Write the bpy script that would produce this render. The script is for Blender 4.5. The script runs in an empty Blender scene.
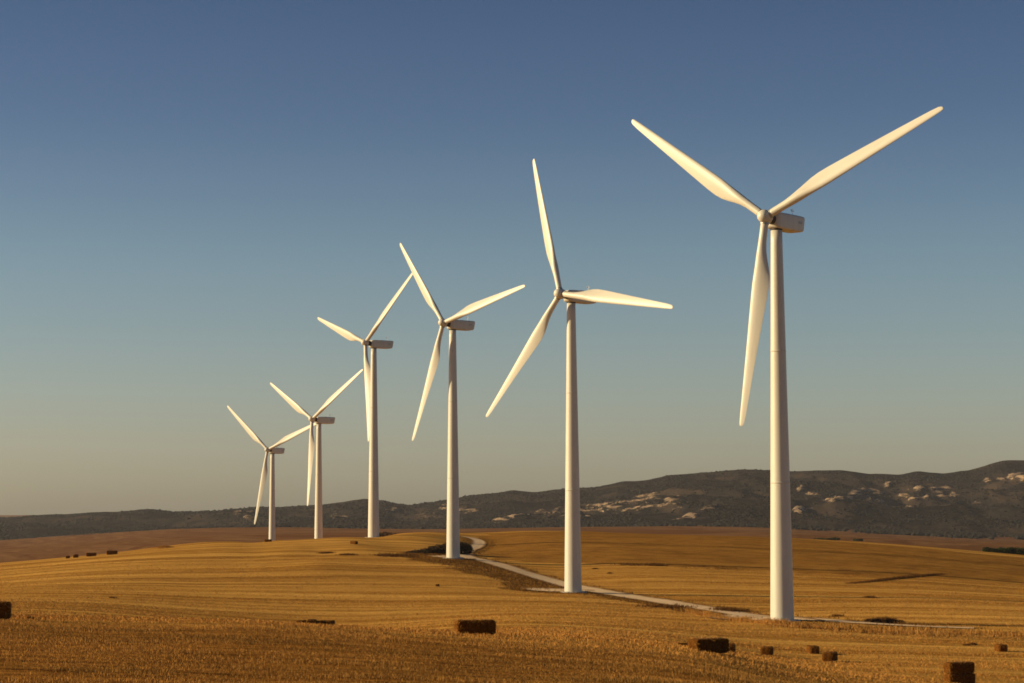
import bpy, math, random
import numpy as np
from mathutils import Matrix, Vector
rng = np.random.default_rng(7); random.seed(7)
scene = bpy.context.scene
COL = scene.collection
R = math.radians

# ------------------------------------------------------------------ camera (eye at the origin, looking along +Y)
F, PITCH, ROLL = 2046.39, R(4.66362), R(0.2611)
cam = bpy.data.cameras.new('camera'); co = bpy.data.objects.new('camera', cam); COL.objects.link(co)
cam.sensor_width = 36; cam.lens = F / 1024 * 36; cam.clip_start = .5; cam.clip_end = 60000
co.matrix_world = Matrix.Rotation(math.pi/2 + PITCH, 4, 'X') @ Matrix.Rotation(-ROLL, 4, 'Z')
scene.camera = co

def unproj(px, py, d):
    """world point seen at a photo position, at ground distance d"""
    u, v = (px-512)/F, (341.5-py)/F
    c, s = math.cos(-ROLL), math.sin(-ROLL)
    u, v = u*c - v*s, u*s + v*c
    y = math.cos(PITCH) - v*math.sin(PITCH); z = math.sin(PITCH) + v*math.cos(PITCH)
    k = d / y
    return (u*k, d, z*k)
def proj(x, y, z):
    yy = y*math.cos(PITCH) + z*math.sin(PITCH); zz = -y*math.sin(PITCH) + z*math.cos(PITCH)
    u = x/yy; v = zz/yy
    c, s = math.cos(ROLL), math.sin(ROLL)
    return 512 + F*(u*c - v*s), 341.5 - F*(u*s + v*c)

# ------------------------------------------------------------------ numeric noise
def _hash(ix, iy, seed):
    h = (ix.astype(np.int64)*374761393 + iy.astype(np.int64)*668265263 + seed*1442695041) & 0x7fffffff
    h = ((h ^ (h >> 13)) * 1274126177) & 0x7fffffff
    return ((h ^ (h >> 16)) & 0xffff) / 65535.0
def vnoise(x, y, seed=0):
    ix, iy = np.floor(x), np.floor(y); fx, fy = x-ix, y-iy
    fx = fx*fx*(3-2*fx); fy = fy*fy*(3-2*fy)
    a = _hash(ix, iy, seed); b = _hash(ix+1, iy, seed); c = _hash(ix, iy+1, seed); d = _hash(ix+1, iy+1, seed)
    return (a*(1-fx)+b*fx)*(1-fy) + (c*(1-fx)+d*fx)*fy
def fbm(x, y, seed=0, o=4):
    t = 0; a = .5; n = 0
    for i in range(o):
        t = t + a*vnoise(x*2**i, y*2**i, seed+i); n += a; a *= .5
    return t/n
def sstep(a, b, x):
    t = np.clip((x-a)/(b-a), 0, 1); return t*t*(3-2*t)

# ------------------------------------------------------------------ terrain surface
TUR = [  # axis x, y, ground z, hub z above ground, yaw, azimuth of the first blade
    (33.48, 256.66, -13.94, 51.19, 65.43), (10.12, 347.42, -13.96, 42.77, 99.61), (-12.81, 440.42, -10.38, 40.88, 77.26),
    (-35.98, 530.93, -7.20, 37.49, 48.94), (-59.00, 624.02, -22.93, 43.22, 57.90), (-84.67, 722.57, -29.31, 55.42, 68.25)]
CP = [(-160,683,50),(0,683,50),(256,683,52),(512,683,55),(768,690,62),(1024,730,70),(1200,760,80),
 (-160,621,78),(0,621.5,78),(256,626,79),(330,630,80),(460,638.5,82),(580,648,82),(700,661,82),(768,675,86),(900,690,100),(1024,700,115),
 (0,619.5,84),(475,635,96),(712,652,100),(960,682,133),(830,658,174),(767,653,174),(814,650.3,186),(1001,648.7,199),(1200,655,200),
 (315,629.5,220),(300,620,245),(256,596,300),(200,579.5,341),(200,564,389),(200,552,438),(320,580,345),(320,562.5,390),(320,553,438),(256,578.5,345),(256,552.5,438),(256,544,500),
 (-160,620,150),(0,616,150),(0,600,250),(0,580,350),(0,563,460),(66,557.5,467),(115,553,470),(200,543,480),(235,541.5,490),(270,540.5,500),(318,539,508),(345,537.5,515),
 (-200,600,300),(-200,573,460),
 (512,632,150),(512,620,220),(512,602,300),(640,622,230),(640,604,310),(400,601,300),(400,549.5,460),(480,576,372),(400,533.5,545),(430,532,560),
 (640,640,150),
 (470,535,560),(530,533.5,575),(620,533.5,620),(768,537,650),(900,545,630),(1024,556,600),(1200,575,560),
 (1024,583,424),(768,568,426),(612,564,427),(860,598,334),(690,595.5,336),(860,623,246),(1024,630,240),(1024,603,330),(1200,610,330),(1200,635,240),
 (732,612,290),(761,617,278),(565,582,382),(480,541,535),(478,547,505),(540,548,490),
 (0,567,560),(115,558,570),(200,553,570),(0,560,1500),(115,552,1500),(200,546,1500),(0,540,3500),(200,528,3500),(-300,545,3500),(-300,560,1500),
 (400,530,3500),(700,526,3500),(1024,542,3000),(1300,548,3000),(400,540,1500),(600,537,1500),(768,535,1500),(900,541,1400),(1024,549,1300),(1300,560,1300),
 (620,538,900),(768,541.5,900),(1024,558,850),(470,541,900)]
pts = [unproj(a, b, c*1.027) for a, b, c in CP] + [(t[0], t[1], t[2]-.14) for t in TUR]
pts += [(x*.01, 8, -1.8) for x in (-600, 0, 600)] + [(x, 25, -3.1) for x in (-12, 0, 12)]
pts += [(u*d, d, -60) for u in (-.7, -.3, 0, .3, .7) for d in (8000, 16000)]
pts += [(u*d, d, z) for u, z in ((-.75, -14), (.75, -16)) for d in (80, 150, 300, 550)] + [(u*d, d, -45) for u in (-.75, .75) for d in (1500, 3500)]
P = np.array(pts)
def tcoord(x, y):
    y = np.maximum(y, 6.0); return np.stack([x/y*5.0, np.log(y)], -1)
Q = tcoord(P[:, 0], P[:, 1])
def phi(r2): return .5*r2*np.log(r2+1e-9)
n = len(P)
K = phi(((Q[:, None]-Q[None])**2).sum(-1)) + np.eye(n)*.0008
Pm = np.concatenate([np.ones((n, 1)), Q], 1)
A = np.zeros((n+3, n+3)); A[:n, :n] = K; A[:n, n:] = Pm; A[n:, :n] = Pm.T
W = np.linalg.solve(A, np.concatenate([P[:, 2]/P[:, 1]**.5, [0, 0, 0]]))
def height(x, y):
    x = np.atleast_1d(np.asarray(x, float)); y = np.atleast_1d(np.asarray(y, float)); out = np.empty(x.shape)
    for i in range(0, x.size, 20000):
        q = tcoord(x[i:i+20000], y[i:i+20000])
        out[i:i+20000] = phi(((q[:, None]-Q[None])**2).sum(-1)) @ W[:n] + W[n] + q @ W[n+1:]
    out *= np.maximum(y, 6.0)**.5
    near = 1 - sstep(500, 1200, y)
    out += near*.10*(vnoise(x*.12, y*.05, 3)-.5) + .035*near*(vnoise(x*.6, y*.5, 5)-.5)*(1-sstep(200, 400, y))
    far = sstep(700, 1600, y)*(1-sstep(3600, 5000, y))
    out += far*9*(fbm(x*.003, y*.003, 11, 3)-.5)
    return out
def h1(x, y): return float(height([x], [y])[0])
def ground_at(px, py, dmin=60, dmax=1200):
    """first point of the ground on the line of sight, beyond dmin"""
    d = np.geomspace(dmin, dmax, 1500)
    p = np.array(unproj(px, py, 1.0)); z = p[2]*d; g = height(p[0]*d, d)
    k = np.nonzero(z <= g)[0]
    i = k[0] if len(k) else len(d)-1
    return (p[0]*d[i], d[i], float(g[i]))

# ------------------------------------------------------------------ object helpers
def link(name, me, mat=None, parent=None, label=None, cat=None, group=None, kind=None):
    o = bpy.data.objects.new(name, me); COL.objects.link(o)
    if mat is not None: me.materials.append(mat)
    if parent is not None: o.parent = parent
    tag(o, label, cat, group, kind); return o
def tag(o, label=None, cat=None, group=None, kind=None):
    if label: o['label'] = label
    if cat: o['category'] = cat
    if group: o['group'] = group
    if kind: o['kind'] = kind
def mesh_np(name, V, Fc, smooth=False):
    V = np.asarray(V, np.float32); Fc = np.asarray(Fc, np.int32); k = Fc.shape[1]
    me = bpy.data.meshes.new(name)
    me.vertices.add(len(V)); me.vertices.foreach_set('co', V.ravel())
    me.loops.add(Fc.size); me.loops.foreach_set('vertex_index', Fc.ravel())
    me.polygons.add(len(Fc)); me.polygons.foreach_set('loop_start', np.arange(0, Fc.size, k, dtype=np.int32))
    me.polygons.foreach_set('loop_total', np.full(len(Fc), k, np.int32))
    me.polygons.foreach_set('use_smooth', np.full(len(Fc), smooth))
    me.update(calc_edges=True); me.validate(); return me
def add_attr(me, name, vals):
    a = me.attributes.new(name, 'FLOAT', 'POINT'); a.data.foreach_set('value', np.asarray(vals, np.float32))
def grid_faces(nr, nc):
    i = np.arange(nr-1)[:, None]*nc + np.arange(nc-1)[None]
    return np.stack([i, i+1, i+nc+1, i+nc], -1).reshape(-1, 4)
def pydata(name, v, f, smooth=False):
    me = bpy.data.meshes.new(name); me.from_pydata(v, [], f); me.update()
    me.polygons.foreach_set('use_smooth', [smooth]*len(me.polygons)); return me
def loft(rings, caps=True):
    v = []; f = []; m = len(rings[0])
    for r in rings: v += r
    for i in range(len(rings)-1):
        for j in range(m):
            a = i*m+j; b = i*m+(j+1) % m; f.append((a, b, b+m, a+m))
    if caps:
        f.append(tuple(range(m-1, -1, -1))); f.append(tuple(range((len(rings)-1)*m, len(rings)*m)))
    return v, f
def circle(r, z, m=40): return [(r*math.cos(2*math.pi*i/m), r*math.sin(2*math.pi*i/m), z) for i in range(m)]

# ------------------------------------------------------------------ materials
def newmat(name):
    m = bpy.data.materials.new(name); m.use_nodes = True; nt = m.node_tree
    return m, nt, nt.nodes['Principled BSDF']
class N:
    def __init__(s, nt): s.nt = nt
    def node(s, t, **kw):
        n_ = s.nt.nodes.new(t)
        for k, v in kw.items(): setattr(n_, k, v)
        return n_
    def put(s, sock, v):
        if hasattr(v, 'links') or isinstance(v, bpy.types.NodeSocket): s.nt.links.new(v, sock)
        elif isinstance(v, tuple) and len(v) == 3 and sock.type == 'RGBA': sock.default_value = (*v, 1)
        else: sock.default_value = v
    def noise(s, vec, scale, detail=3, rough=.55):
        n_ = s.node('ShaderNodeTexNoise'); s.put(n_.inputs['Vector'], vec); n_.inputs['Scale'].default_value = scale
        n_.inputs['Detail'].default_value = detail; n_.inputs['Roughness'].default_value = rough; return n_.outputs['Fac']
    def mapping(s, vec, scale=(1, 1, 1), rot=(0, 0, 0)):
        n_ = s.node('ShaderNodeMapping'); s.put(n_.inputs['Vector'], vec); n_.inputs['Scale'].default_value = scale; n_.inputs['Rotation'].default_value = rot
        return n_.outputs[0]
    def ramp(s, fac, a, b, lo=0., hi=1.):
        n_ = s.node('ShaderNodeMapRange'); s.put(n_.inputs[0], fac)
        for i, v in enumerate((a, b, lo, hi)): n_.inputs[i+1].default_value = v
        return n_.outputs[0]
    def mix(s, f, a, b, mode='MIX'):
        n_ = s.node('ShaderNodeMix', data_type='RGBA', blend_type=mode)
        s.put(n_.inputs[0], f); s.put(n_.inputs[6], a); s.put(n_.inputs[7], b); return n_.outputs[2]
    def math(s, op, a, b=0.):
        n_ = s.node('ShaderNodeMath', operation=op); s.put(n_.inputs[0], a); s.put(n_.inputs[1], b); return n_.outputs[0]
    def attr(s, name): return s.node('ShaderNodeAttribute', attribute_name=name).outputs['Fac']
    def pos(s): return s.node('ShaderNodeNewGeometry').outputs['Position']
    def obj(s): return s.node('ShaderNodeTexCoord').outputs['Object']
    def bump(s, h, strength, dist):
        n_ = s.node('ShaderNodeBump'); n_.inputs['Strength'].default_value = strength; n_.inputs['Distance'].default_value = dist
        s.put(n_.inputs['Height'], h); return n_.outputs[0]

def turbine_paint():
    m, nt, b = newmat('turbine_paint'); g = N(nt); p = g.obj()
    f = g.noise(g.mapping(p, (.9, .9, .12)), 1.2, 5)
    f2 = g.noise(g.mapping(p, (3, 3, .25)), 2.0, 4)
    c = g.mix(g.ramp(f, .35, .75), (.62, .585, .50), (.55, .515, .43))
    c = g.mix(g.ramp(f2, .55, .8, 0, .5), c, (.42, .38, .32))
    g.put(b.inputs['Base Color'], c); b.inputs['Roughness'].default_value = .45
    g.put(b.inputs['Normal'], g.bump(f, .08, .02)); return m
def plain(name, c, rough=.6, metal=0.):
    m, nt, b = newmat(name); g = N(nt); f = g.noise(g.obj(), 6., 3)
    g.put(b.inputs['Base Color'], g.mix(f, tuple(x*.85 for x in c), tuple(min(1, x*1.15) for x in c)))
    b.inputs['Roughness'].default_value = rough; b.inputs['Metallic'].default_value = metal; return m

def ground_mat():
    m, nt, b = newmat('stubble_field'); g = N(nt); p = g.pos()
    sx = g.node('ShaderNodeSeparateXYZ'); g.put(sx.inputs[0], p); rc_ = g.node('ShaderNodeCombineXYZ'); g.put(rc_.inputs[0], sx.outputs[0]); g.put(rc_.inputs[1], g.attr('row')); rot = rc_.outputs[0]
    warp = g.noise(g.mapping(p, (.012, .02, 0)), 1., 2)
    wv = g.node('ShaderNodeVectorMath', operation='ADD'); g.put(wv.inputs[0], rot)
    cx = g.node('ShaderNodeCombineXYZ'); g.put(cx.inputs[1], g.math('MULTIPLY', warp, 4.)); g.put(wv.inputs[1], cx.outputs[0])
    rv = wv.outputs[0]
    s1 = g.noise(g.mapping(rv, (.004, .075, 1)), 1., 3, .6)       # wide swaths
    s2 = g.noise(g.mapping(rv, (.008, .20, 1)), 1., 5, .75)       # cutter rows
    s3 = g.noise(g.mapping(rv, (.25, 1.6, 1)), 1., 3, .7)         # chaff in lines
    fine = g.noise(p, 5.0, 5, .7)
    blot = g.noise(p, .035, 5)
    straw = g.mix(g.ramp(s1, .38, .60), (.38, .165, .026), (.80, .43, .095))
    straw = g.mix(g.ramp(s2, .45, .60, 0, .85), straw, (.24, .10, .018))
    straw = g.mix(g.ramp(s3, .46, .70, 0, .7), straw, (.86, .49, .12))
    straw = g.mix(g.ramp(fine, .42, .7, 0, .5), straw, (.20, .085, .014))
    straw = g.mix(g.ramp(blot, .5, .75, 0, .35), straw, (.26, .11, .018))
    # higher field across the track: older, duller stubble
    old = g.mix(g.ramp(s2, .30, .70), (.44, .21, .040), (.31, .14, .026))
    old = g.mix(g.ramp(g.noise(g.mapping(p, (.11, .09, 1)), 1., 7, .82), .40, .66, 0, .95), old, (.15, .062, .015))
    old = g.mix(g.ramp(s3, .5, .8, 0, .5), old, (.48, .25, .055))
    c = g.mix(g.attr('upper'), straw, old)
    # rough verge and banks, plus the dark strip painted as gully shade
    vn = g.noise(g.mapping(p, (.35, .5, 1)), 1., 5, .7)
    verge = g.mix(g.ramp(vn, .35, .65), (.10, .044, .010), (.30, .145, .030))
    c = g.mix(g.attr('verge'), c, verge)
    # near uncut stubble soil
    near = g.mix(g.ramp(g.noise(g.mapping(p, (.22, 1.3, 1)), 1., 6, .75), .36, .64), (.40, .175, .034), (.12, .048, .011))
    c = g.mix(g.attr('near'), c, near)
    # far plain: ploughed and fallow fields
    v = g.node('ShaderNodeTexVoronoi'); g.put(v.inputs['Vector'], g.mapping(p, (.0035, .0016, 1))); v.inputs['Scale'].default_value = 1.
    farc = g.mix(v.outputs['Color'], (.15, .062, .022), (.20, .094, .036))
    farc = g.mix(g.ramp(g.noise(g.mapping(p, (.004, .012, 1)), 1., 5), .45, .7, 0, .8), farc, (.28, .145, .056))
    farc = g.mix(g.ramp(g.noise(g.mapping(p, (.006, .02, 1)), 1.3, 5), .58, .68, 0, .7), farc, (.09, .042, .022))
    c = g.mix(g.attr('far'), c, farc)
    g.put(b.inputs['Base Color'], c); b.inputs['Roughness'].default_value = .95; b.inputs['Specular IOR Level'].default_value = .0
    hgt = g.math('ADD', g.math('MULTIPLY', fine, .5), g.math('ADD', s2, g.math('MULTIPLY', g.noise(p, 1.3, 4, .7), .8)))
    g.put(b.inputs['Normal'], g.bump(hgt, .55, .35)); return m
def straw_mat(name, a, b_, sc=9.):
    m, nt, b = newmat(name); g = N(nt); f = g.noise(g.pos(), sc, 4, .7)
    oi = g.attr('tint')
    c = g.mix(g.ramp(f, .3, .7), a, b_); c = g.mix(oi, c, tuple(x*.45 for x in a))
    g.put(b.inputs['Base Color'], c); b.inputs['Roughness'].default_value = .8; b.inputs['Specular IOR Level'].default_value = .03; return m
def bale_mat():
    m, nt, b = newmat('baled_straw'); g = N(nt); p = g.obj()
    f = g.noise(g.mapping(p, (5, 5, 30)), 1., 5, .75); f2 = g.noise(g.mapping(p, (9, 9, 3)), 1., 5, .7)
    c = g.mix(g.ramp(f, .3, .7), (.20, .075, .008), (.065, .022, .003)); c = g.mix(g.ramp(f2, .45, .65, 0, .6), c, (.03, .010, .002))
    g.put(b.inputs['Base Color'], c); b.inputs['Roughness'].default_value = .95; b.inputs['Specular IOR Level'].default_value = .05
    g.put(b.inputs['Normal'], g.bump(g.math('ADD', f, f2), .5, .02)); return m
def road_mat():
    m, nt, b = newmat('pale_gravel'); g = N(nt); p = g.pos()
    f = g.noise(p, 1.2, 5, .7); f2 = g.noise(p, .12, 3)
    c = g.mix(g.ramp(f, .3, .7), (.86, .62, .36), (.72, .495, .27)); c = g.mix(g.ramp(f2, .45, .7, 0, .3), c, (.36, .22, .10))
    e = g.attr('edge'); f3 = g.noise(p, .5, 6, .85)
    c = g.mix(g.ramp(g.math('ADD', e, g.math('MULTIPLY', f3, .9)), 1.0, 1.3), c, (.30, .155, .045))
    g.put(b.inputs['Base Color'], c); b.inputs['Roughness'].default_value = .95; b.inputs['Specular IOR Level'].default_value = .05
    g.put(b.inputs['Normal'], g.bump(f, .4, .05)); return m
def hill_mat():
    m, nt, b = newmat('scrub_hillside'); g = N(nt); p = g.pos()
    q = g.mapping(p, (1, 1, 3))
    f = g.noise(q, .045, 6, .72); f2 = g.noise(g.mapping(p, (1, .6, 3)), .0055, 7, .62)
    c = g.mix(g.ramp(f, .38, .62), (.010, .010, .009), (.031, .025, .021)); c = g.mix(g.ramp(f2, .49, .60, 0, .65), c, (.072, .050, .035))
    rn = g.noise(g.mapping(p, (.45, .7, 2.6)), .06, 7, .8)
    rk = g.ramp(g.math('ADD', g.math('MULTIPLY', g.attr('rock'), .8), g.math('MULTIPLY', rn, 3.2)), 2.14, 2.34)
    rc = g.mix(g.ramp(g.noise(q, .08, 5, .8), .35, .65), (.56, .40, .25), (.20, .13, .085))
    c = g.mix(rk, c, rc)
    g.put(b.inputs['Base Color'], c); b.inputs['Roughness'].default_value = 1.; b.inputs['Specular IOR Level'].default_value = .0
    g.put(b.inputs['Normal'], g.bump(g.math('ADD', f, g.math('MULTIPLY', rn, .7)), .7, 7.)); return m
def leaf_mat(name, a, b_):
    m, nt, b = newmat(name); g = N(nt); f = g.noise(g.pos(), .7, 4, .7)
    g.put(b.inputs['Base Color'], g.mix(g.ramp(f, .3, .7), a, b_)); b.inputs['Roughness'].default_value = .8
    b.inputs['Specular IOR Level'].default_value = .15; return m
M = dict(paint=turbine_paint(), dark=plain('dark_bearing', (.035, .032, .03), .6), metal=plain('galvanised_metal', (.35, .35, .34), .5, .6),
         concrete=plain('concrete', (.42, .38, .32), .9), ground=ground_mat(), road=road_mat(), bale=bale_mat(), hill=hill_mat(),
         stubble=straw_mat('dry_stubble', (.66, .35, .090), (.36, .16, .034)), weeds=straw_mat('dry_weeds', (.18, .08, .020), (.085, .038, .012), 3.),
         scrub=leaf_mat('dark_scrub', (.010, .010, .007), (.030, .024, .015)), bush=leaf_mat('bush_leaves', (.030, .040, .014), (.07, .08, .028)),
         bramble=leaf_mat('bramble_leaves', (.022, .015, .009), (.055, .035, .018)), straw=straw_mat('loose_straw', (.66, .34, .085), (.36, .155, .034)),
         wood=plain('bark', (.10, .07, .05), .9))

# ------------------------------------------------------------------ ground sheet
ds = np.concatenate([np.arange(-30, 40, 5.), np.arange(40, 300, .8), np.arange(300, 700, 1.5), np.geomspace(700, 4500, 150), np.geomspace(4700, 26000, 20)])
us = np.concatenate([np.linspace(-.95, -.32, 40), np.linspace(-.315, .315, 330), np.linspace(.32, .95, 40)])
DD, UU = np.meshgrid(ds, us, indexing='ij')
X = (UU*(DD+np.where(DD < 60, (60-DD)*.5, 0))).ravel(); Y = DD.ravel(); Z = height(X, Y)
gme = mesh_np('ground', np.stack([X, Y, Z], -1), grid_faces(len(ds), len(us)), True)

def world_poly(pl): return np.array([ground_at(*p)[:2] for p in pl])
def in_poly(x, y, poly):
    c = np.zeros(x.shape, bool); k = len(poly)
    for i in range(k):
        x1, y1 = poly[i]; x2, y2 = poly[(i+1) % k]
        c ^= ((y1 > y) != (y2 > y)) & (x < (x2-x1)*(y-y1)/((y2-y1) if abs(y2-y1) > 1e-9 else 1e-9)+x1)
    return c
def dist_line(x, y, pl):
    best = np.full(x.shape, 1e9)
    for (x1, y1), (x2, y2) in zip(pl[:-1], pl[1:]):
        dx, dy = x2-x1, y2-y1; t = np.clip(((x-x1)*dx+(y-y1)*dy)/(dx*dx+dy*dy+1e-9), 0, 1)
        best = np.minimum(best, np.hypot(x-x1-t*dx, y-y1-t*dy))
    return best
def smooth_line(pl, step=1.0, passes=3):
    p = np.array(pl, float)
    for _ in range(passes):
        q = [p[0]]
        for a, b in zip(p[:-1], p[1:]): q += [a*.75+b*.25, a*.25+b*.75]
        q.append(p[-1]); p = np.array(q)
    L = np.concatenate([[0], np.cumsum(np.hypot(*(p[1:]-p[:-1]).T))]); s = np.arange(0, L[-1], step)
    return np.stack([np.interp(s, L, p[:, 0]), np.interp(s, L, p[:, 1])], -1)

track = [(462, 536.5), (474, 538.5), (480, 541.5), (478, 546), (467, 550), (461, 554), (466, 557.5), (478, 559.5), (492, 562.5), (512, 569), (538, 577), (560, 583), (590, 590),
         (619, 595), (655, 600.5), (690, 606), (732, 613), (761, 617.5), (800, 618.8), (850, 622.8), (900, 625.6), (975, 628.6)]
track_w = smooth_line([ground_at(*p, 150)[:2] for p in track])
pads = [smooth_line([ground_at(*p, 150)[:2] for p in q]) for q in ([(438, 557.5), (455, 557.2), (470, 558)], [(541, 591.5), (560, 590.2), (590, 591.5)], [(738, 616), (765, 620), (810, 621.5)])]
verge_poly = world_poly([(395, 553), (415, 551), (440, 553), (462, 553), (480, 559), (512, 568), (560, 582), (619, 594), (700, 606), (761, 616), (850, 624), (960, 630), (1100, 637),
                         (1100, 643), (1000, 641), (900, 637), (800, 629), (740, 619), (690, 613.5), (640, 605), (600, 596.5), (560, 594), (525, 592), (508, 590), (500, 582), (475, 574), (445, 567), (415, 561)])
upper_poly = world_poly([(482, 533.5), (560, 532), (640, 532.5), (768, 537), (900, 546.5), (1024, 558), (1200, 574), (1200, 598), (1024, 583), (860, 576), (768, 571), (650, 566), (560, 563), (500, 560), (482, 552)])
dry = [world_poly([(850, 583.5), (870, 581.8), (905, 577.8), (943, 574)])]  # line of a dark strip imitating the shaded bank of a gully
tX, tY = X + (vnoise(X*.25, Y*.18, 21)-.5)*5, Y + (vnoise(X*.2, Y*.12, 22)-.5)*9
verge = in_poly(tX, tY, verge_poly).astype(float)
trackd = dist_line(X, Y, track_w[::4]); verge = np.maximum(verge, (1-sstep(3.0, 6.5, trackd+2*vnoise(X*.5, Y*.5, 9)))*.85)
verge = np.maximum(verge, 1-sstep(.6, 1.8, dist_line(X, Y, dry[0])))  # gully shade put into the ground colour
for q in [(392, 556)]:
    a = ground_at(*q); verge = np.maximum(verge, .7*(1-sstep(1, 3.5, np.hypot((X-a[0])*.6, Y-a[1]))))
verge *= 1-.62*sstep(24, 40, X)*(Y < 330)
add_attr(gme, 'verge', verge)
fr = -.05*X - .5*np.logaddexp(0, -(X+8)/14)*14; rowc = Y - fr*sstep(130, 240, Y)*(1-sstep(700, 900, Y))
add_attr(gme, 'row', rowc)
add_attr(gme, 'upper', in_poly(tX, tY, upper_poly)*.9)
BROW = [(-300, 81), (0, 81), (300, 83), (460, 85), (580, 86), (700, 88), (800, 96), (1024, 114), (1400, 122)]
def brow_d(x, y):
    px = 512 + F*x/np.maximum(y, 20); return np.interp(px, [b[0] for b in BROW], [b[1] for b in BROW])
add_attr(gme, 'near', 1-sstep(-4, 5, Y-brow_d(X, Y)+6*(vnoise(X*.2, Y*.2, 31)-.5)))
add_attr(gme, 'far', sstep(640, 760, Y + 30*(vnoise(X*.02, Y*.02, 33)-.5)))
link('ground', gme, M['ground'], kind='structure')

# track and turbine pads, draped on the ground
from mathutils.bvhtree import BVHTree
bvh = BVHTree.FromPolygons([tuple(v) for v in np.stack([X, Y, Z], -1)], [tuple(f) for f in grid_faces(len(ds), len(us))])
def gz(x, y):
    h = bvh.ray_cast(Vector((x, y, 500)), Vector((0, 0, -1))); return h[0].z if h[0] else h1(x, y)
def ribbon(pl, width, off, seed):
    T = np.gradient(pl, axis=0); T /= np.linalg.norm(T, axis=1)[:, None]+1e-9; Nn = np.stack([-T[:, 1], T[:, 0]], -1)
    cols = np.linspace(-1, 1, 11); V = []; E_ = []
    for i, (p, nn) in enumerate(zip(pl, Nn)):
        for c in cols:
            w = width(i/len(pl)) * (1 + .22*(float(vnoise(np.array([i*.13]), np.array([c > 0]), seed)[0])-.5))
            x, y = p + nn*c*w; rut = -.03*math.exp(-((abs(c)-.45)/.16)**2)
            V.append((x, y, gz(x, y) + off + .02*(1-c*c) + rut)); E_.append(abs(c))
    return V, grid_faces(len(pl), len(cols)), E_
V, Fc, E_ = ribbon(track_w, lambda t: 1.9+1.15*min(1, max(0, (t-.2)/.15))*(1-.7*max(0, (t-.85)/.15)), .07, 1)
me = mesh_np('gravel_track', V, Fc, True); add_attr(me, 'edge', E_); link('gravel_track', me, M['road'], kind='structure')
for k, p in enumerate(pads):
    L = len(p); V, Fc, E_ = ribbon(p, lambda t: 2.4+4.2*math.sin(math.pi*min(1, max(0, t))), .11, 5+k)
    me = mesh_np('turbine_pad', V, Fc, True); add_attr(me, 'edge', E_); link('turbine_pad', me, M['road'], kind='structure')

# ------------------------------------------------------------------ wind turbines
HUB_H, BLADE_R, TILT, OVER = 50.0, 26.45, R(5.88), 2.59
def tower_mesh():
    rings = []; rb, rt, top = 1.47, .72, 48.9
    zs = sorted(set([-.6, 0, top] + [i*1.63 for i in range(1, 30)]))
    for z in zs:
        rings.append(circle(rb+(rt-rb)*max(0, z)/top, z, 48))
    v, f = loft(rings); return pydata('tower', v, f, True)
def collar_mesh(z, dr=.012, h=.10):
    r = 1.47 + (.72-1.47)*z/48.9
    v, f = loft([circle(r-.02, z-h, 48), circle(r+dr, z-h, 48), circle(r+dr, z+h, 48), circle(r-.02, z+h, 48)]); return pydata('flange', v, f, True)
def blade_mesh():
    st = [ # r, chord, thickness ratio, offset of quarter point, twist deg
        (.55, .98, 1.0), (1.2, .98, 1.0), (2.2, .99, 1.0), (3.2, 1.02, .95), (4.2, 1.18, .80), (5.2, 1.46, .62), (6.3, 1.82, .46), (7.4, 2.13, .36), (8.6, 2.28, .30), (10, 2.22, .27), (12, 2.03, .25),
        (14.5, 1.80, .23), (17.5, 1.52, .21), (20.5, 1.25, .19), (23, 1.03, .18), (25, .85, .17), (26, .68, .17), (26.3, .52, .17), (26.45, .34, .18), (26.5, .14, .2)]
    m = 36; rings = []
    for r, c, t in st:
        blend = sstep(2.8, 7.4, np.array(r)); blend = float(blend)
        tw = R(20)*max(0, 1-r/22)**1.5 * blend + R(1)
        ring = []
        for j in range(m):
            a = 2*math.pi*j/m
            cx, cy = math.cos(a)*.5*c, math.sin(a)*.5*c                      # circle
            xx = (1+math.cos(a))/2                                            # 0 leading .. 1 trailing
            th = 5*t*(.2969*math.sqrt(xx)-.126*xx-.3516*xx**2+.2843*xx**3-.1015*xx**4)*c
            ax, ay = (xx-.30)*c, (th if math.sin(a) >= 0 else -th*.85)
            px_, py_ = cx*(1-blend)+ax*blend, cy*(1-blend)+ay*blend
            x = px_*math.cos(tw) + py_*math.sin(tw); y = -px_*math.sin(tw) + py_*math.cos(tw)
            ring.append((x, y, r))
        rings.append(ring)
    # refine along the span
    v, f = loft(rings); return pydata('blade', v, f, True)
def root_ring_mesh():
    v, f = loft([circle(.50, .50, 32), circle(.56, .50, 32), circle(.56, .95, 32), circle(.50, .95, 32)]); return pydata('root_collar', v, f, False)
def hub_mesh():
    prof = [(.0, 1.20), (.24, 1.17), (.46, 1.07), (.64, .92), (.77, .70), (.84, .42), (.87, .1), (.87, -.34), (.80, -.56), (.0, -.58)]
    v, f = loft([circle(max(r, .001), z, 36) for r, z in prof]); return pydata('hub', v, f, True)
def shaft_mesh():
    v, f = loft([circle(.66, -.56, 28), circle(.66, -1.7, 28)]); return pydata('rotor_shaft', v, f, True)
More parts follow.
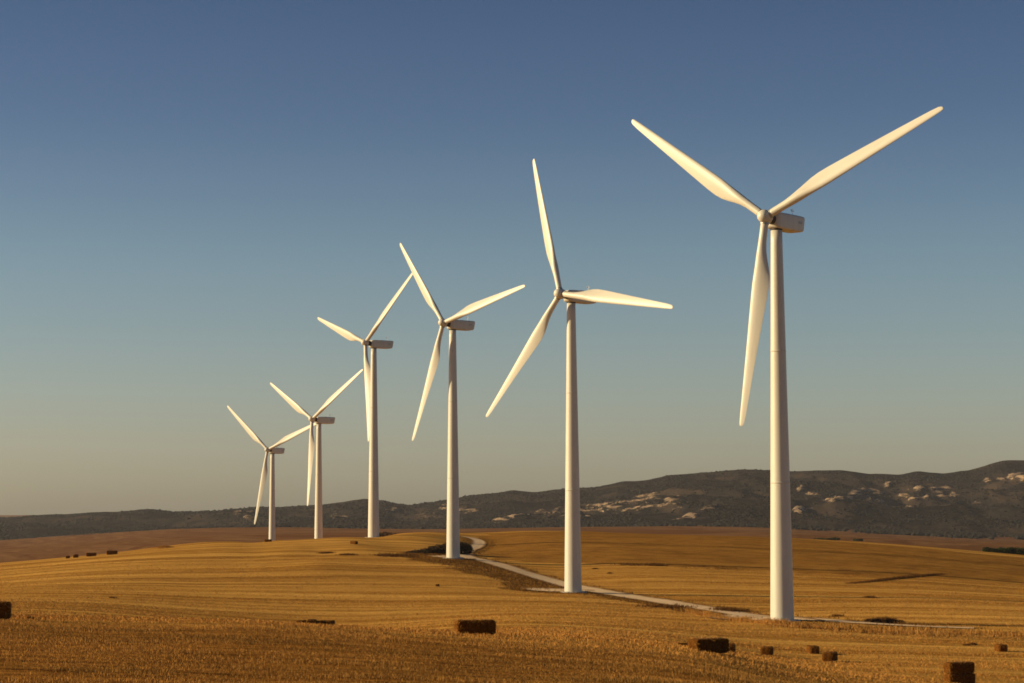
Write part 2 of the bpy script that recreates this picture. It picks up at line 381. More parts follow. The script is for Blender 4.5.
def nacelle_mesh():
    # rounded box lofted along +X (local), front at -1.35 from the tower axis
    def sec(x, w, h0, h1_, rr):
        pts_ = []; k = 6
        for cx, cy, a0 in ((w-rr, h1_-rr, 0), (-(w-rr), h1_-rr, 90), (-(w-rr), h0+rr, 180), (w-rr, h0+rr, 270)):
            for i in range(k+1):
                a = R(a0+90*i/k); zz_ = cy+rr*math.sin(a); pts_.append((x + max(0, x-4.0)/1.5*.22*zz_, cx+rr*math.cos(a), zz_))
        return pts_
    S = [(-1.12, .60, -.66, .70, .30), (-1.02, .76, -.80, .86, .30), (-.85, .90, -.94, .98, .26), (-.3, .98, -1.02, 1.03, .24), (1.5, 1.0, -1.06, 1.05, .26), (4.0, .99, -1.05, 1.06, .26), (4.9, .96, -1.0, 1.05, .26), (5.35, .90, -.92, 1.02, .28), (5.52, .78, -.78, .92, .30)]
    rings = [sec(*s) for s in S]; v, f = loft(rings); return pydata('nacelle', v, f, True)
def box(x0, x1, y0, y1, z0, z1):
    return [(x0,y0,z0),(x1,y0,z0),(x1,y1,z0),(x0,y1,z0),(x0,y0,z1),(x1,y0,z1),(x1,y1,z1),(x0,y1,z1)], [(0,3,2,1),(4,5,6,7),(0,1,5,4),(1,2,6,5),(2,3,7,6),(3,0,4,7)]
def boxes(name, L):
    v = []; f = []
    for b_ in L:
        a, c = box(*b_); k = len(v); v += a; f += [tuple(i+k for i in q) for q in c]
    return pydata(name, v, f)
ME = dict(tower=tower_mesh(), blade=blade_mesh(), hub=hub_mesh(), shaft=shaft_mesh(), nac=nacelle_mesh(), rr=root_ring_mesh(),
          yaw=pydata('yaw_ring', *loft([circle(.75, 48.80, 40), circle(.75, 49.06, 40)]), True),
          fl=[collar_mesh(z) for z in (17.0, 33.5)],
          base=pydata('foundation', *loft([circle(2.3, -1.0, 40), circle(2.3, -.08, 40), circle(2.2, -.03, 40)]), False),
          vane=boxes('wind_vane', [(-.02,.02,-.02,.02,0,1.05), (-.30,.30,-.012,.012,.72,.76), (-.34,-.16,-.01,.01,.70,1.0), (.24,.34,-.05,.05,.74,.86)]),
          hatch=boxes('roof_hatch', [(-.55,.55,-.45,.45,0,.10)]), vent=boxes('side_vent', [(-.45,.45,-.012,.012,-.12+.09*i,-.07+.09*i) for i in range(4)]),
          rail=boxes('door_frame', [(-.42,.42,-.05,.05,0,2.05)]))
mats = {'tower': 'paint', 'blade': 'paint', 'hub': 'paint', 'shaft': 'dark', 'nac': 'paint', 'rr': 'metal', 'yaw': 'dark', 'base': 'concrete', 'vane': 'metal', 'hatch': 'paint', 'vent': 'metal'}
for k, mname in mats.items(): ME[k].materials.append(M[mname])
for q in ME['fl']: q.materials.append(M['paint'])
TL = ['nearest and largest wind turbine, tower foot at the gravel track, blades in a wide Y',
      'second nearest wind turbine from the right, one blade pointing straight right over its nacelle',
      'wind turbine standing beside the dark bramble bank where the track bends',
      'wind turbine on the hill crest, one blade hanging almost straight down before its tower',
      'wind turbine with its foot hidden behind the crest, second smallest of the row',
      'smallest and farthest wind turbine at the left end of the row']
def part(name, key, parent, loc=(0, 0, 0), mat=None):
    o = bpy.data.objects.new(name, ME[key] if isinstance(key, str) else key); COL.objects.link(o); o.parent = parent
    if mat is not None: o.matrix_local = mat
    else: o.location = loc
    return o
nv = Vector((-math.cos(TILT), 0, math.sin(TILT))); upv = Vector((math.sin(TILT), 0, math.cos(TILT))); sv = Vector((0, -1, 0))
hubc = Vector((0, 0, HUB_H)) + nv*OVER
def frame(xa, ya, za, o): return Matrix(((xa.x, ya.x, za.x, o.x), (xa.y, ya.y, za.y, o.y), (xa.z, ya.z, za.z, o.z), (0, 0, 0, 1)))
for i, (x, y, z, yaw, az) in enumerate(TUR):
    t = bpy.data.objects.new('wind_turbine', None); COL.objects.link(t); t.location = (x, y, z); t.rotation_euler = (0, 0, R(yaw))
    tag(t, TL[i], 'wind turbine', 'white wind turbines in a row across the hill')
    tw = part('tower', 'tower', t)
    for q in ME['fl']: part('flange', q, tw)
    part('foundation', 'base', t)
    na = part('nacelle', 'nac', t, (0, 0, HUB_H)); part('yaw_ring', 'yaw', tw)
    part('roof_hatch', 'hatch', na, (2.2, 0, 1.02)); part('wind_vane', 'vane', na, (4.5, .35, 1.05))
    part('side_vent', 'vent', na, (4.2, -1.0, .1))
    hb = part('hub', 'hub', t, mat=frame(upv.cross(nv), -(upv) if False else nv.cross(upv.cross(nv)), nv, hubc))
    sh = part('rotor_shaft', 'shaft', hb)
    for k in range(3):
        a = R(az) + k*2*math.pi/3
        zd = (upv*math.cos(a) + sv*math.sin(a) - nv*.0075).normalized(); xd = -(sv*math.cos(a) - upv*math.sin(a)); yd = zd.cross(xd).normalized(); xd = yd.cross(zd)
        bl = part('blade', 'blade', t, mat=frame(xd, yd, zd, hubc)); part('root_collar', 'rr', bl)

# ------------------------------------------------------------------ straw bales
def bale_mesh(L, Wd, H, seed, rough=.03, n_=22):
    """box subdivided, rounded and roughened, local base at z=0, long side along X"""
    r2 = np.random.default_rng(seed); V = []; Fc = []
    nx, ny, nz = n_, n_//2, n_//2
    idx = {}
    def vid(i, j, k):
        if (i, j, k) not in idx:
            idx[(i, j, k)] = len(V); x, y, z = (i/nx-.5)*2, (j/ny-.5)*2, (k/nz-.5)*2
            m_ = 8.0; l = (abs(x)**m_+abs(y)**m_+abs(z)**m_)**(1/m_); s = 1/l if l > 1 else 1
            nrm = np.array([x if abs(x) > .98 else 0, y if abs(y) > .98 else 0, z if abs(z) > .98 else 0]); nl = np.linalg.norm(nrm)+1e-9
            d = rough*r2.normal() + .006*math.sin(x*L*9+seed)*(abs(x) < .97)
            sag = -.02*math.cos(x*math.pi/2)
            V.append((x*s*L/2+nrm[0]/nl*d, y*s*Wd/2+nrm[1]/nl*d, max(0, (z*s+1)*H/2+nrm[2]/nl*d*.7+(sag if z > 0 else 0))))
        return idx[(i, j, k)]
    for i in range(nx):
        for j in range(ny):
            Fc.append((vid(i,j,0), vid(i,j+1,0), vid(i+1,j+1,0), vid(i+1,j,0))); Fc.append((vid(i,j,nz), vid(i+1,j,nz), vid(i+1,j+1,nz), vid(i,j+1,nz)))
        for k in range(nz):
            Fc.append((vid(i,0,k), vid(i+1,0,k), vid(i+1,0,k+1), vid(i,0,k+1))); Fc.append((vid(i,ny,k), vid(i,ny,k+1), vid(i+1,ny,k+1), vid(i+1,ny,k)))
    for j in range(ny):
        for k in range(nz):
            Fc.append((vid(0,j,k), vid(0,j,k+1), vid(0,j+1,k+1), vid(0,j+1,k))); Fc.append((vid(nx,j,k), vid(nx,j+1,k), vid(nx,j+1,k+1), vid(nx,j,k+1)))
    # pale straws on the faces, denser on one end to paint it as sunlit
    base = len(V); ns = int(1100*n_/22)
    for _ in range(ns):
        fc = (1 if r2.random() < .35 else r2.integers(0, 5)); a, b_ = r2.uniform(-.48, .48, 2)
        if fc == 0: p = (L/2, a*Wd, (b_+.5)*H); nn = (1, 0, 0)
        elif fc == 1: p = (-L/2, a*Wd, (b_+.5)*H); nn = (-1, 0, 0)
        elif fc == 2: p = (a*L, Wd/2, (b_+.5)*H); nn = (0, 1, 0)
        elif fc == 3: p = (a*L, -Wd/2, (b_+.5)*H); nn = (0, -1, 0)
        else: p = (a*L, b_*Wd, H); nn = (0, 0, 1)
        p = np.array(p)-.02*np.array(nn); q = np.array(nn)*r2.uniform(.02, .09) + r2.normal(0, .05, 3); w = r2.normal(0, 1, 3); w = w/np.linalg.norm(w)*.006
        k = len(V); V.extend([tuple(p-w), tuple(p+w), tuple(p+q+w*.5), tuple(p+q-w*.5)]); Fc.append((k, k+1, k+2, k+3))
    me = mesh_np('straw_bale', V, Fc, False); nb_ = len(Fc)-ns
    me.materials.append(M['bale']); me.materials.append(M['straw']); me.polygons.foreach_set('material_index', [0]*nb_+[1]*(len(me.polygons)-nb_)); return me
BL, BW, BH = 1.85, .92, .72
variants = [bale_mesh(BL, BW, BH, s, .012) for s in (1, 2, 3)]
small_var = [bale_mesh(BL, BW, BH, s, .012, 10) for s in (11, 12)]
twine_me = []
def twine():
    L = []
    for x in (-.62, -.37, -.12, .12, .37, .62):
        L += [(x-.006, x+.006, -BW/2-.022, BW/2+.022, BH+.012, BH+.022), (x-.006, x+.006, -BW/2-.03, -BW/2-.02, .02, BH+.02), (x-.006, x+.006, BW/2+.02, BW/2+.03, .02, BH+.02)]
    return boxes('twine', L)
tm = twine(); tm.materials.append(plain('baling_twine', (.10, .045, .012), .9))
def bale(px, py, rot, label, d=None, dmin=60, big=False, group='rectangular straw bales left on the field', stack=0., z=None, sc=1., xyz=None):
    g_ = xyz or (ground_at(px, py, dmin) if d is None else (unproj(px, py, d)[0], d, h1(unproj(px, py, d)[0], d)))
    o = bpy.data.objects.new('straw_bale', (variants if big else small_var)[random.randrange(3 if big else 2)]); COL.objects.link(o)
    o.location = (g_[0], g_[1], g_[2]-.03+stack); o.rotation_euler = (0, 0, R(rot)); o.scale = (sc, sc, sc)
    tag(o, label, 'straw bale', group)
    if big:
        tw_ = bpy.data.objects.new('twine', tm); COL.objects.link(tw_); tw_.parent = o
    return g_
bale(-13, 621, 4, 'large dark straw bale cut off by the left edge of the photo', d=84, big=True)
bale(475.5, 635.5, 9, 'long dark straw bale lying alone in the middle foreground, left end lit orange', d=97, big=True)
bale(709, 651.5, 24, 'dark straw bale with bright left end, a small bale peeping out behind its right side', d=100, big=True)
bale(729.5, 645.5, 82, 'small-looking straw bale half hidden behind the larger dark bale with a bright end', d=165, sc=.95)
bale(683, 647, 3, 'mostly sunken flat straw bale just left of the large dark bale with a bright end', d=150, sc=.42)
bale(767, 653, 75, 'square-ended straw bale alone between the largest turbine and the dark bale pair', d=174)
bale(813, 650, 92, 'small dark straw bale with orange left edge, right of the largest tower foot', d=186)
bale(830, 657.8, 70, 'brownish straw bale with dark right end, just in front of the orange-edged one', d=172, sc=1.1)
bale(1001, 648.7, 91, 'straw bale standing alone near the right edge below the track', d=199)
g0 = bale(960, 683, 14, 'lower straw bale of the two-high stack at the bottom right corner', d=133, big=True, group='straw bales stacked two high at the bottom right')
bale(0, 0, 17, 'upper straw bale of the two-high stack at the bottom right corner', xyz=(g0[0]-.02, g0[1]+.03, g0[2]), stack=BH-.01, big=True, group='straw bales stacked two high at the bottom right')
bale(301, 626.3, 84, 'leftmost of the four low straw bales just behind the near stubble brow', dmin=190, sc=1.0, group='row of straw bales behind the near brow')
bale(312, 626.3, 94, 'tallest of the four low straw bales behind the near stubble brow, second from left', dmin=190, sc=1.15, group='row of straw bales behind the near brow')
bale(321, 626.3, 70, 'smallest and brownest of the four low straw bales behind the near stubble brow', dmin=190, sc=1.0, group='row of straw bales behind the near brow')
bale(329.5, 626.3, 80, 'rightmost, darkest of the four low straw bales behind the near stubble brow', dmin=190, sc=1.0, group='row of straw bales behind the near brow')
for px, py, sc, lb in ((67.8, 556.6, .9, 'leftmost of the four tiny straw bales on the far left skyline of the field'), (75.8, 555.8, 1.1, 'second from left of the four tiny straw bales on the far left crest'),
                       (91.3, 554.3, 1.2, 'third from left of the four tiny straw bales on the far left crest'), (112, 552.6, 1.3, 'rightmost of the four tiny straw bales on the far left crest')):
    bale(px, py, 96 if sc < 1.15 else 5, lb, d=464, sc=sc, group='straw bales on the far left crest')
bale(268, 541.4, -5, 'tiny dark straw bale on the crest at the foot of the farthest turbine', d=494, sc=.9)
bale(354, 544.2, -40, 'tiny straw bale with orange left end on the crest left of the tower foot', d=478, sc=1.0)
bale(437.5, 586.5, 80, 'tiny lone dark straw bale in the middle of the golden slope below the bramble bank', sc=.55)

# ------------------------------------------------------------------ loose plant matter
def blades_mesh(name, bx, by, bz, hgt, wid, lean, tint):
    k = len(bx); a = rng.uniform(0, 2*np.pi, k); ca, sa = np.cos(a)*wid*.5, np.sin(a)*wid*.5
    la = rng.uniform(0, 2*np.pi, k); lx, ly = np.cos(la)*lean*hgt, np.sin(la)*lean*hgt
    V = np.empty((k, 4, 3), np.float32)
    V[:, 0] = np.stack([bx-ca, by-sa, bz-.02], -1); V[:, 1] = np.stack([bx+ca, by+sa, bz-.02], -1)
    V[:, 2] = np.stack([bx+ca*.5+lx, by+sa*.5+ly, bz+hgt], -1); V[:, 3] = np.stack([bx-ca*.5+lx, by-sa*.5+ly, bz+hgt], -1)
    me = mesh_np(name, V.reshape(-1, 3), np.arange(k*4).reshape(-1, 4)); add_attr(me, 'tint', np.repeat(tint, 4)); return me
# near stubble
k = 900000
d = 46 + (125-46)*rng.random(k)**.8; u = rng.uniform(-.30, .30, k); x = u*d
row = .32; yy = np.round((d+.06*x)/row)*row - .06*x + rng.normal(0, .05, k)
dens = fbm(x*.35, yy*.8, 41, 4); keep = (rng.random(k) < np.clip((dens-.30)*3.2, .12, 1)) & (yy < brow_d(x, yy)+4+14*(rng.random(k)-.5))
x, yy = x[keep], yy[keep]
me = blades_mesh('stubble', x, yy, height(x, yy), rng.uniform(.025, .085, len(x))*(.5+vnoise(x*.25, yy*.6, 44)), rng.uniform(.006, .014, len(x)), rng.uniform(.0, .6, len(x)), np.clip(rng.normal(.25, .22, len(x)) + 3.0*(fbm(x*.07, yy*.50, 47, 4)-.45), 0, 1))
link('stubble', me, M['stubble'], label='coarse dry stubble covering the near ground in front of the bales', cat='stubble', kind='stuff')
# sparser short stubble on the middle fields
k = 420000
d = 85*(5.0**rng.random(k)); u = rng.uniform(-.29, .29, k); x = u*d; yy = d.copy()
yy = np.round((yy+.09*x)/.9)*.9-.09*x + rng.normal(0, .2, k)
keep = (yy > brow_d(x, yy)-3) & (dist_line(x, yy, track_w[::6]) > 3.4) & (rng.random(k) < np.clip((fbm(x*.05, yy*.3, 61, 4)-.33)*3.5, .05, 1))
x, yy = x[keep], yy[keep]; sc = .5+yy/260
me = blades_mesh('cut_straw', x, yy, height(x, yy), rng.uniform(.05, .14, len(x)), rng.uniform(.02, .045, len(x))*sc, rng.uniform(.2, 1.6, len(x)), np.clip(rng.normal(.1, .25, len(x)), 0, 1))
link('cut_straw', me, M['straw'], label='short cut straw strewn in rows over the golden middle field', cat='straw', kind='stuff')
# dry weeds along the track and banks; one strip stands in for gully shade
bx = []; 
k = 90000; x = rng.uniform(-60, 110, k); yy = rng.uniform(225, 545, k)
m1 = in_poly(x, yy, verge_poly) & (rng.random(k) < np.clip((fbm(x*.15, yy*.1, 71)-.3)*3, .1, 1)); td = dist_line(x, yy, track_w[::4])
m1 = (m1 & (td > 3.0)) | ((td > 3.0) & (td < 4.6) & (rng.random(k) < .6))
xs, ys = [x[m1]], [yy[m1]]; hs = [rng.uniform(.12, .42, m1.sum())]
q = smooth_line(dry[0], .12)[:, :2]; xs.append(q[:, 0].repeat(6)+rng.normal(0, .4, len(q)*6)); ys.append(q[:, 1].repeat(6)+rng.normal(0, .5, len(q)*6)); hs.append(rng.uniform(.1, .5, len(q)*6)*(.25+.75*np.sin(np.linspace(.15, 3.0, len(q))).repeat(6)))  # weeds added to thicken the painted gully shade
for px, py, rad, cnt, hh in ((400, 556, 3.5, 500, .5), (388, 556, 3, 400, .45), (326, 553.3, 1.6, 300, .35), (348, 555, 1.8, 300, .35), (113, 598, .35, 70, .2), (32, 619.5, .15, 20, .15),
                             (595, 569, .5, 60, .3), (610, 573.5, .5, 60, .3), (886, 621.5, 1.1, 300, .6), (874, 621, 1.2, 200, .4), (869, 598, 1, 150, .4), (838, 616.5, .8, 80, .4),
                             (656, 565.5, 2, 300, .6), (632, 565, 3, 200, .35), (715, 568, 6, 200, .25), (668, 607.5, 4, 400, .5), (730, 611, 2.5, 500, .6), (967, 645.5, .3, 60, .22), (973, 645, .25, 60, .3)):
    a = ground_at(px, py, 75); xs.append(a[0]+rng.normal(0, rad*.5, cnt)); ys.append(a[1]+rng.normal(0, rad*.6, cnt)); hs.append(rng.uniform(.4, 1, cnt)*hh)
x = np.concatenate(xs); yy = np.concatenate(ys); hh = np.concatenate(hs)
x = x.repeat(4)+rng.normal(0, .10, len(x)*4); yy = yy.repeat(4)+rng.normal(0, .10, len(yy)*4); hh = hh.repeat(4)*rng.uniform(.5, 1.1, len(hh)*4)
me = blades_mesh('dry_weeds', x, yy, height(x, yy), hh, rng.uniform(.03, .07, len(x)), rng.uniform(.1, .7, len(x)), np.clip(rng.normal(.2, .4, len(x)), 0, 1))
link('dry_weeds', me, M['weeds'], label='dry brown weeds lining the track verge and field edges, one strip standing in for gully shade', cat='weeds', kind='stuff')

q = smooth_line([ground_at(*p, 150)[:2] for p in [(690, 612.5), (740, 621), (800, 627.5), (860, 631), (920, 633.5), (1024, 636.5), (1100, 639)]], .05)
qn = len(q)*11; x = q[:, 0].repeat(11)+rng.normal(0, .5, qn); yy = q[:, 1].repeat(11)+rng.normal(0, 2.4, qn)
keep = (dist_line(x, yy, track_w[::6]) > 3.0) & (rng.random(qn) < np.clip((fbm(x*.35, yy*.3, 76, 3)-.3)*3.5, .05, 1)); x, yy = x[keep], yy[keep]
me = blades_mesh('verge_grass', x, yy, height(x, yy), rng.uniform(.15, .62, len(x))*(.4+vnoise(x*.5, yy*.4, 78)), rng.uniform(.02, .05, len(x)), rng.uniform(.1, .6, len(x)), np.clip(rng.normal(.35, .3, len(x)), 0, 1))
link('verge_grass', me, M['straw'], label='ragged orange dry grass on the berm in front of the track', cat='grass', kind='stuff')

# ------------------------------------------------------------------ bushes
def leaf_cloud(name, blobs, count, size, mat, seed, label, cat, group=None, trunk=True, origin=(0, 0, 0)):
    r2 = np.random.default_rng(seed); V = []; o_ = np.array(origin)
    w = np.array([b_[3]*b_[4]*b_[5] for b_ in blobs]); w = w/w.sum()
    for b_, wi in zip(blobs, w):
        n2 = int(count*wi)+8; dv = r2.normal(0, 1, (n2, 3)); dv /= np.linalg.norm(dv, axis=1)[:, None]
        rad = r2.uniform(.45, 1.08, n2)**.6; rad *= .8+.4*vnoise(dv[:, 0]*3+seed, dv[:, 2]*3+dv[:, 1]*2, seed)
        c = np.array(b_[:3])+dv*rad[:, None]*np.array(b_[3:6]); c = c[c[:, 2] > -.3]
        t1 = r2.normal(0, 1, c.shape); t1 /= np.linalg.norm(t1, axis=1)[:, None]; t2 = np.cross(t1, r2.normal(0, 1, c.shape)); t2 /= np.linalg.norm(t2, axis=1)[:, None]
        s = r2.uniform(.6, 1.4, (len(c), 1))*size
        V.append(np.stack([c-t1*s, c+t2*s*.5, c+t1*s, c-t2*s*.5], 1).reshape(-1, 3))
    V = np.concatenate(V)
    e = bpy.data.objects.new(name, None); COL.objects.link(e); e.location = origin; tag(e, label, cat, group)
    me = mesh_np('foliage', V, np.arange(len(V)).reshape(-1, 4)); link('foliage', me, mat, e)
    if trunk:
        v = []; f = []
        for b_ in blobs[len(blobs)//2:len(blobs)//2+1]:
            for j in range(1):
                a, c = loft([[(b_[0]*.9+rr*math.cos(t_)+q_*(j-.5)*.3*b_[3], b_[1]*.9+rr*math.sin(t_), z_) for t_ in np.linspace(0, 2*math.pi, 6, endpoint=False)] for rr, z_, q_ in ((.08, -.3, 0), (.05, b_[2]*.6, .6), (.02, b_[2]+b_[5]*.4, 1.2))])
                k2 = len(v); v += a; f += [tuple(i+k2 for i in q) for q in c]
        link('stem', pydata('stem', v, f), M['wood'], e)
def mound(cnt, span, hgt, seed, depth=1.2):
    r2 = random.Random(seed); return [((i/(cnt-1)-.5)*span+r2.uniform(-.3, .3), r2.uniform(-depth, depth), hgt*r2.uniform(.2, .45), span/cnt*r2.uniform(.8, 1.3), depth*1.1, hgt*r2.uniform(.4, .7)) for i in range(cnt)]
a = ground_at(452, 553.5, 150)
leaf_cloud('bramble_thicket', [((px-440)/1992*455, rr, hz, rx, 2.2, rz) for px, rr, hz, rx, rz in ((412, -1, .1, 2.2, .35), (419, -.6, .2, 2.2, .6), (427, 0, .3, 2.2, .8), (434, .5, .5, 2.2, 1.1), (441, .8, .7, 2.2, 1.3), (448, 1, .8, 2.0, 1.4), (455, 2, .9, 2.0, 1.5), (462, 3, .9, 1.7, 1.5), (467, 4, .8, 1.2, 1.2))], 14000, .14, M['bramble'], 5,
           'dark bramble thicket on the bank behind a tower foot where the track bends', 'bush', origin=ground_at(440, 553.5, 150))
for px, d_, sp, hg, s, lb in ((1000, 760, 9, 3.0, 1, 'left one of the dark green bushes showing over the right field crest'), (1016, 770, 10, 3.8, 2, 'right one of the dark green bushes over the field crest, cut by the photo edge'),
                          ):
    p = unproj(px, 550, d_); leaf_cloud('bush', mound(5, sp, hg, s), 6000, .22, M['bush'], s, lb, 'bush', 'green bushes beyond the right crest', origin=(p[0], p[1], h1(p[0], p[1])))
for px, py, sp, s, lb in ((826, 537, 14, 4, 'low dark hedge on the far plain right of the largest tower'), (858, 538.5, 5, 5, 'small dark bush on the far plain right of the low hedge')):
    p = unproj(px, py, 1500); leaf_cloud('bush', mound(5, sp, 1.8, s), 1500, .4, M['bush'], s, lb, 'bush', origin=(p[0], p[1], h1(p[0], p[1])))
p = ground_at(885, 623, 150); leaf_cloud('bush', mound(5, 3.2, .6, 8, .5), 1300, .08, M['bramble'], 8, 'small dark bush on the track edge right of the largest tower', 'bush', origin=p)
p = (unproj(386, 532, 560)[0], 560, h1(unproj(386, 532, 560)[0], 560)); leaf_cloud('bush', mound(5, 4.6, 1.5, 9), 1500, .14, M['bramble'], 9, 'flat dark bush on the crest right of a tower foot', 'bush', origin=p)
# loose heap of straw on the left crest
p = ground_at(165, 548, 150); r2 = np.random.default_rng(3); k = 5000
me = blades_mesh('straw_heap', r2.normal(0, 1.6, k), r2.normal(0, .8, k), np.zeros(k), np.ones(k)*.1, np.ones(k)*.04, np.ones(k), np.clip(r2.normal(.1, .2, k), 0, 1))
co_ = np.empty(len(me.vertices)*3, np.float32); me.vertices.foreach_get('co', co_); co_ = co_.reshape(-1, 3)
co_[:, 2] += .55*np.exp(-(co_[:, 0]/2.0)**2-(co_[:, 1]/1.0)**2)*r2.uniform(.5, 1, k).repeat(4); me.vertices.foreach_set('co', co_.ravel())
o = link('straw_heap', me, M['straw'], label='low loose heap of pale straw on the left crest of the field', cat='straw heap'); o.location = (p[0], p[1], p[2])

# ------------------------------------------------------------------ mountains
sil = [(-400,520),(-150,518),(0,517.5),(36,515),(71,513.6),(117,512),(153,508.6),(178,512.5),(220,510.8),(256,506.5),(277,506.5),(327,504),(363,498.7),(380,500),(409,504.7),(441,501),(462,497.6),(512,489.5),(533,492),(562,488.4),(597,487),
       (622,481),(647,480),(668,474.5),(711,472),(747,470),(768,471),(789,472),(839,469.5),(864,472.7),(896,475.6),(917,472),(946,473.8),(974,468.5),(1003,461),(1024,460),(1100,458),(1300,475),(1600,500)]
foot = [(-400,546),(0,541),(100,537),(200,528),(300,531),(400,532),(512,534),(620,533),(700,526),(800,530),(900,536),(1024,542),(1300,548),(1600,550)]
DC, DF = 5200., 3600.
mc = np.linspace(-.50, .50, 900); mt = np.concatenate([np.linspace(-.12, 1.0, 240), np.linspace(1.01, 1.8, 40)])
pxs = 512+F*mc
sy = np.interp(pxs, [s[0] for s in sil], [s[1] for s in sil]) ; sy = np.convolve(np.pad(sy, 2, 'edge'), np.ones(5)/5, 'valid') + 3.2*(fbm(pxs*.03, pxs*0, 81, 5)-.5)
fy = np.interp(pxs, [s[0] for s in foot], [s[1] for s in foot])
zc = np.array([unproj(a, b, DC)[2] for a, b in zip(pxs, sy)]); zf = np.array([unproj(a, b, DF)[2] for a, b in zip(pxs, fy)])
TT, MC = np.meshgrid(mt, mc, indexing='ij'); DDm = DF+(DC-DF)*TT
xm = MC*DDm; ridge = 1-np.abs(2*fbm(xm*.0030+.0022*(DDm-3600), DDm*.0014, 91, 4)-1)
ridge2 = 1-np.abs(2*fbm(xm*.012, DDm*.006, 95, 4)-1)
tt = np.clip(TT, 0, 1); prof = tt**.85
zm = zf[None]*(1-prof)+zc[None]*prof
env = np.clip(4*tt*(1-tt), 0, 1)**.8; hgt_m = np.maximum(zc-zf, 5)[None]
zm += env*np.maximum(hgt_m, 70)*.75*(ridge-.88) + env*hgt_m*.13*(ridge2-.75)
zm = np.where(TT < 0, zf[None]+TT*90, zm); zm = np.where(TT > 1, zc[None]-(TT-1)*120+6*(ridge-.8)*np.clip((TT-1)*4, 0, 1)-3*np.clip((TT-1)*30, 0, 1), zm)
rocks = [(600,506,22,2.6),(625,502,30,2.6),(650,497,25,3),(672,501,16,4),(690,516,14,3),(560,512,26,4),(520,516,20,3),(590,511,18,2.2),(640,509,34,3),(665,507,16,3),(710,509,12,2),
         (798,512,9,3),(805,490,5,2.6),(818,494,6,2),(829,503,6,3),(840,500,7,3.5),(856,495,12,3),(868,491,12,2.6),(880,493,7,2.6),(885,502,5,3),(872,500,5,1.6),(894,485,7,1.5),(905,494,8,2),(908,499,7,2),(920,489,10,2.2),(936,488,9,1.8),
         (937,495,6,4.5),(946,487,6,3),(953,495,7,3),(922,498,6,1.6),(986,481,4,1.6),(999,477,8,1.8),(1016,476,12,2.8),(1050,474,25,3),(975,503,4,2),(905,509,6,1.3),
         (240,514,8,3),(252,516,6,3),(430,516,16,2.6),(470,512,14,3),(500,520,12,3),(395,510,10,2),(445,508,10,1.5),(340,515,12,2)]
pxm, pym = proj(xm, DDm, zm); rk = np.zeros(xm.shape); px_true = pxm
pxm = pxm + 26*(fbm(xm*.016, DDm*.006, 201, 5)-.5); pym = pym + 11*(fbm(xm*.020, DDm*.008, 211, 5)-.5)      # ragged outlines of the outcrops
for a, b, c, e in rocks: rk = np.maximum(rk, np.exp(-((pxm-a)/(c*1.12))**2-((pym-b-.12*(a-pxm)*.6)/(e*1.2))**2))
zm += 4.5*sstep(.45, .75, rk*(.45+fbm(xm*.05, DDm*.03, 17, 5)))      # crags stand proud of the slope
hme = mesh_np('hills', np.stack([xm, DDm, zm], -1).reshape(-1, 3), grid_faces(len(mt), len(mc)), True); add_attr(hme, 'rock', (rk*np.where(px_true < 740, .86, 1.12)).ravel())
link('hills', hme, M['hill'], kind='structure')
# scrub and woodland on the hills
ico = np.array([(0,0,-1),(.72,-.53,-.45),(-.28,-.85,-.45),(-.89,0,-.45),(-.28,.85,-.45),(.72,.53,-.45),(.28,-.85,.45),(-.72,-.53,.45),(-.72,.53,.45),(.28,.85,.45),(.89,0,.45),(0,0,1)])
icf = np.array([(0,1,2),(1,0,5),(0,2,3),(0,3,4),(0,4,5),(1,5,10),(2,1,6),(3,2,7),(4,3,8),(5,4,9),(1,10,6),(2,6,7),(3,7,8),(4,8,9),(5,9,10),(6,10,11),(7,6,11),(8,7,11),(9,8,11),(10,9,11)])
def blobs(name, c, s, flat, mat, label, cat):
    k = len(c); a = rng.uniform(0, 6.28, k); ca, sa = np.cos(a)[:, None], np.sin(a)[:, None]
    jit = 1+rng.uniform(-.28, .28, (k, 12)); bx = ico[None, :, 0]*jit; by = ico[None, :, 1]*jit; bz = ico[None, :, 2]*jit*flat
    V = np.stack([(bx*ca-by*sa)*s[:, None]+c[:, :1], (bx*sa+by*ca)*s[:, None]+c[:, 1:2], bz*s[:, None]+c[:, 2:3]], -1)
    Fq = (icf[None]+np.arange(k)[:, None, None]*12).reshape(-1, 3)
    link(name, mesh_np(name, V.reshape(-1, 3), Fq), mat, label=label, cat=cat, kind='stuff')
k = 60000; ti = rng.random(k)**1.25; ci = rng.random(k)
r_i = (ti*239*.999).astype(int); c_i = (170+ci*(900-340)).astype(int)
cc = np.stack([xm[r_i, c_i]+rng.uniform(-3, 3, k), DDm[r_i, c_i]+rng.uniform(-3, 3, k), zm[r_i, c_i]], -1)
keep = ((rk[r_i, c_i] < .35) | (rng.random(k) < .3)) & (rng.random(k) < np.clip((fbm(cc[:, 0]*.01, cc[:, 1]*.006, 101)-.33)*4, .05, 1)) & (mt[r_i] > .0) & (mt[r_i] < .985)
cc = cc[keep]; s = rng.uniform(1.2, 3.4, len(cc)); cc[:, 2] += s*.2
blobs('hill_scrub', cc, s, .75, M['scrub'], 'dark scrub and small trees covering the distant hillsides', 'scrub')
k = 9000; px = rng.uniform(270, 1120, k); dd = 3600 + rng.normal(0, 60, k) - 120*fbm(px*.02, px*0, 3); pu = (px-512)/F
keep = rng.random(k) < np.clip((fbm(px*.03, px*0, 111)-.32)*4, .05, 1)*np.where(px < 600, .6, 1); pu, dd = pu[keep], dd[keep]; x = pu*dd
s = rng.uniform(2.5, 5.5, len(x)); zz = np.interp(512+F*pu, pxs, zf)
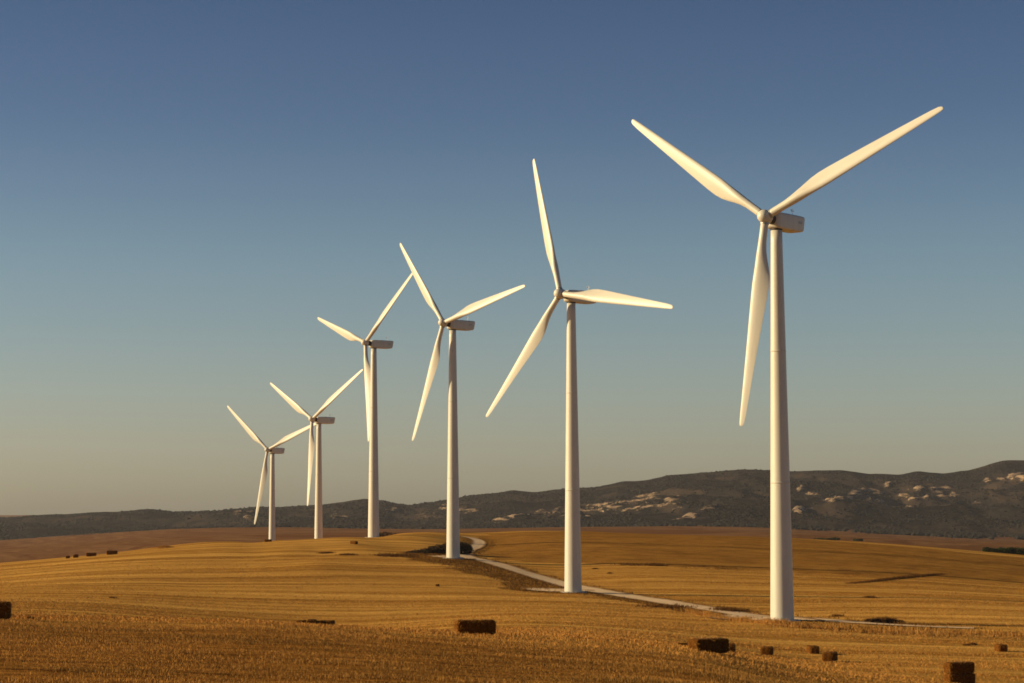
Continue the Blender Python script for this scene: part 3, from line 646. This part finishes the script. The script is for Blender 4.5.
cc = np.stack([x, dd, np.maximum(height(x, dd), np.where(dd > DF, zz, -999))+s*.35], -1)
blobs('far_woodland', cc, s, .8, M['scrub'], 'strip of dark woodland along the foot of the distant hills', 'woodland')

# ------------------------------------------------------------------ air
HAZE = 2.5e-5
if HAZE:
    v, f = box(-9000, 9000, -60, 9500, -140, 330)
    m = bpy.data.materials.new('haze'); m.use_nodes = True; nt = m.node_tree; nt.nodes.clear()
    o_ = nt.nodes.new('ShaderNodeOutputMaterial'); pv = nt.nodes.new('ShaderNodeVolumePrincipled'); pv.inputs['Density'].default_value = HAZE
    pv.inputs['Color'].default_value = (.84, .84, .92, 1); pv.inputs['Anisotropy'].default_value = .2; nt.links.new(pv.outputs[0], o_.inputs['Volume'])
    link('haze', pydata('haze', v, f), m, kind='stuff', label='thin warm evening haze softening the far hills', cat='haze')

# ------------------------------------------------------------------ light
EL, AZ = R(17), R(2.0)            # sun to the left, a touch beyond the picture plane
sd = Vector((-math.cos(AZ)*math.cos(EL), math.sin(AZ)*math.cos(EL), math.sin(EL)))
sun = bpy.data.lights.new('sun', 'SUN'); sun.energy = 5.0; sun.angle = R(.53); sun.color = (1.0, .78, .44)
so = bpy.data.objects.new('sun', sun); COL.objects.link(so); so.rotation_euler = (-sd).to_track_quat('-Z', 'Y').to_euler()
w = bpy.data.worlds.new('World'); scene.world = w; w.use_nodes = True; nt = w.node_tree; g = N(nt)
sky = g.node('ShaderNodeTexSky', sky_type='NISHITA'); sky.sun_disc = False; sky.sun_elevation = EL
sky.sun_rotation = math.atan2(sd.x, sd.y); sky.air_density = 1.0; sky.dust_density = .8; sky.ozone_density = 2.0; sky.altitude = 100
bg = nt.nodes['Background']; bg.inputs['Strength'].default_value = .067
tc = g.node('ShaderNodeTexCoord'); sp = g.node('ShaderNodeSeparateXYZ'); g.put(sp.inputs[0], tc.outputs['Generated'])
cr = g.node('ShaderNodeValToRGB'); g.put(cr.inputs[0], sp.outputs[2]); el = cr.color_ramp.elements      # deeper blue overhead, pale band low down
el[0].position = 0; el[0].color = (1, .975, 1, 1); el[1].position = .7; el[1].color = (.26, .32, .46, 1)
for p_, c_ in ((.06, (.95, .95, 1.0)), (.12, (.80, .87, .93)), (.19, (.52, .60, .76)), (.25, (.40, .48, .64))):
    e_ = el.new(p_); e_.color = (*c_, 1)
g.put(bg.inputs['Color'], g.mix(1.0, sky.outputs[0], cr.outputs[0], 'MULTIPLY'))
scene.view_settings.view_transform = 'Standard'; scene.view_settings.look = 'None'; scene.view_settings.gamma = 1; scene.view_settings.exposure = 0.4
scene.cycles.volume_bounces = 0; scene.cycles.filter_width = 1.7
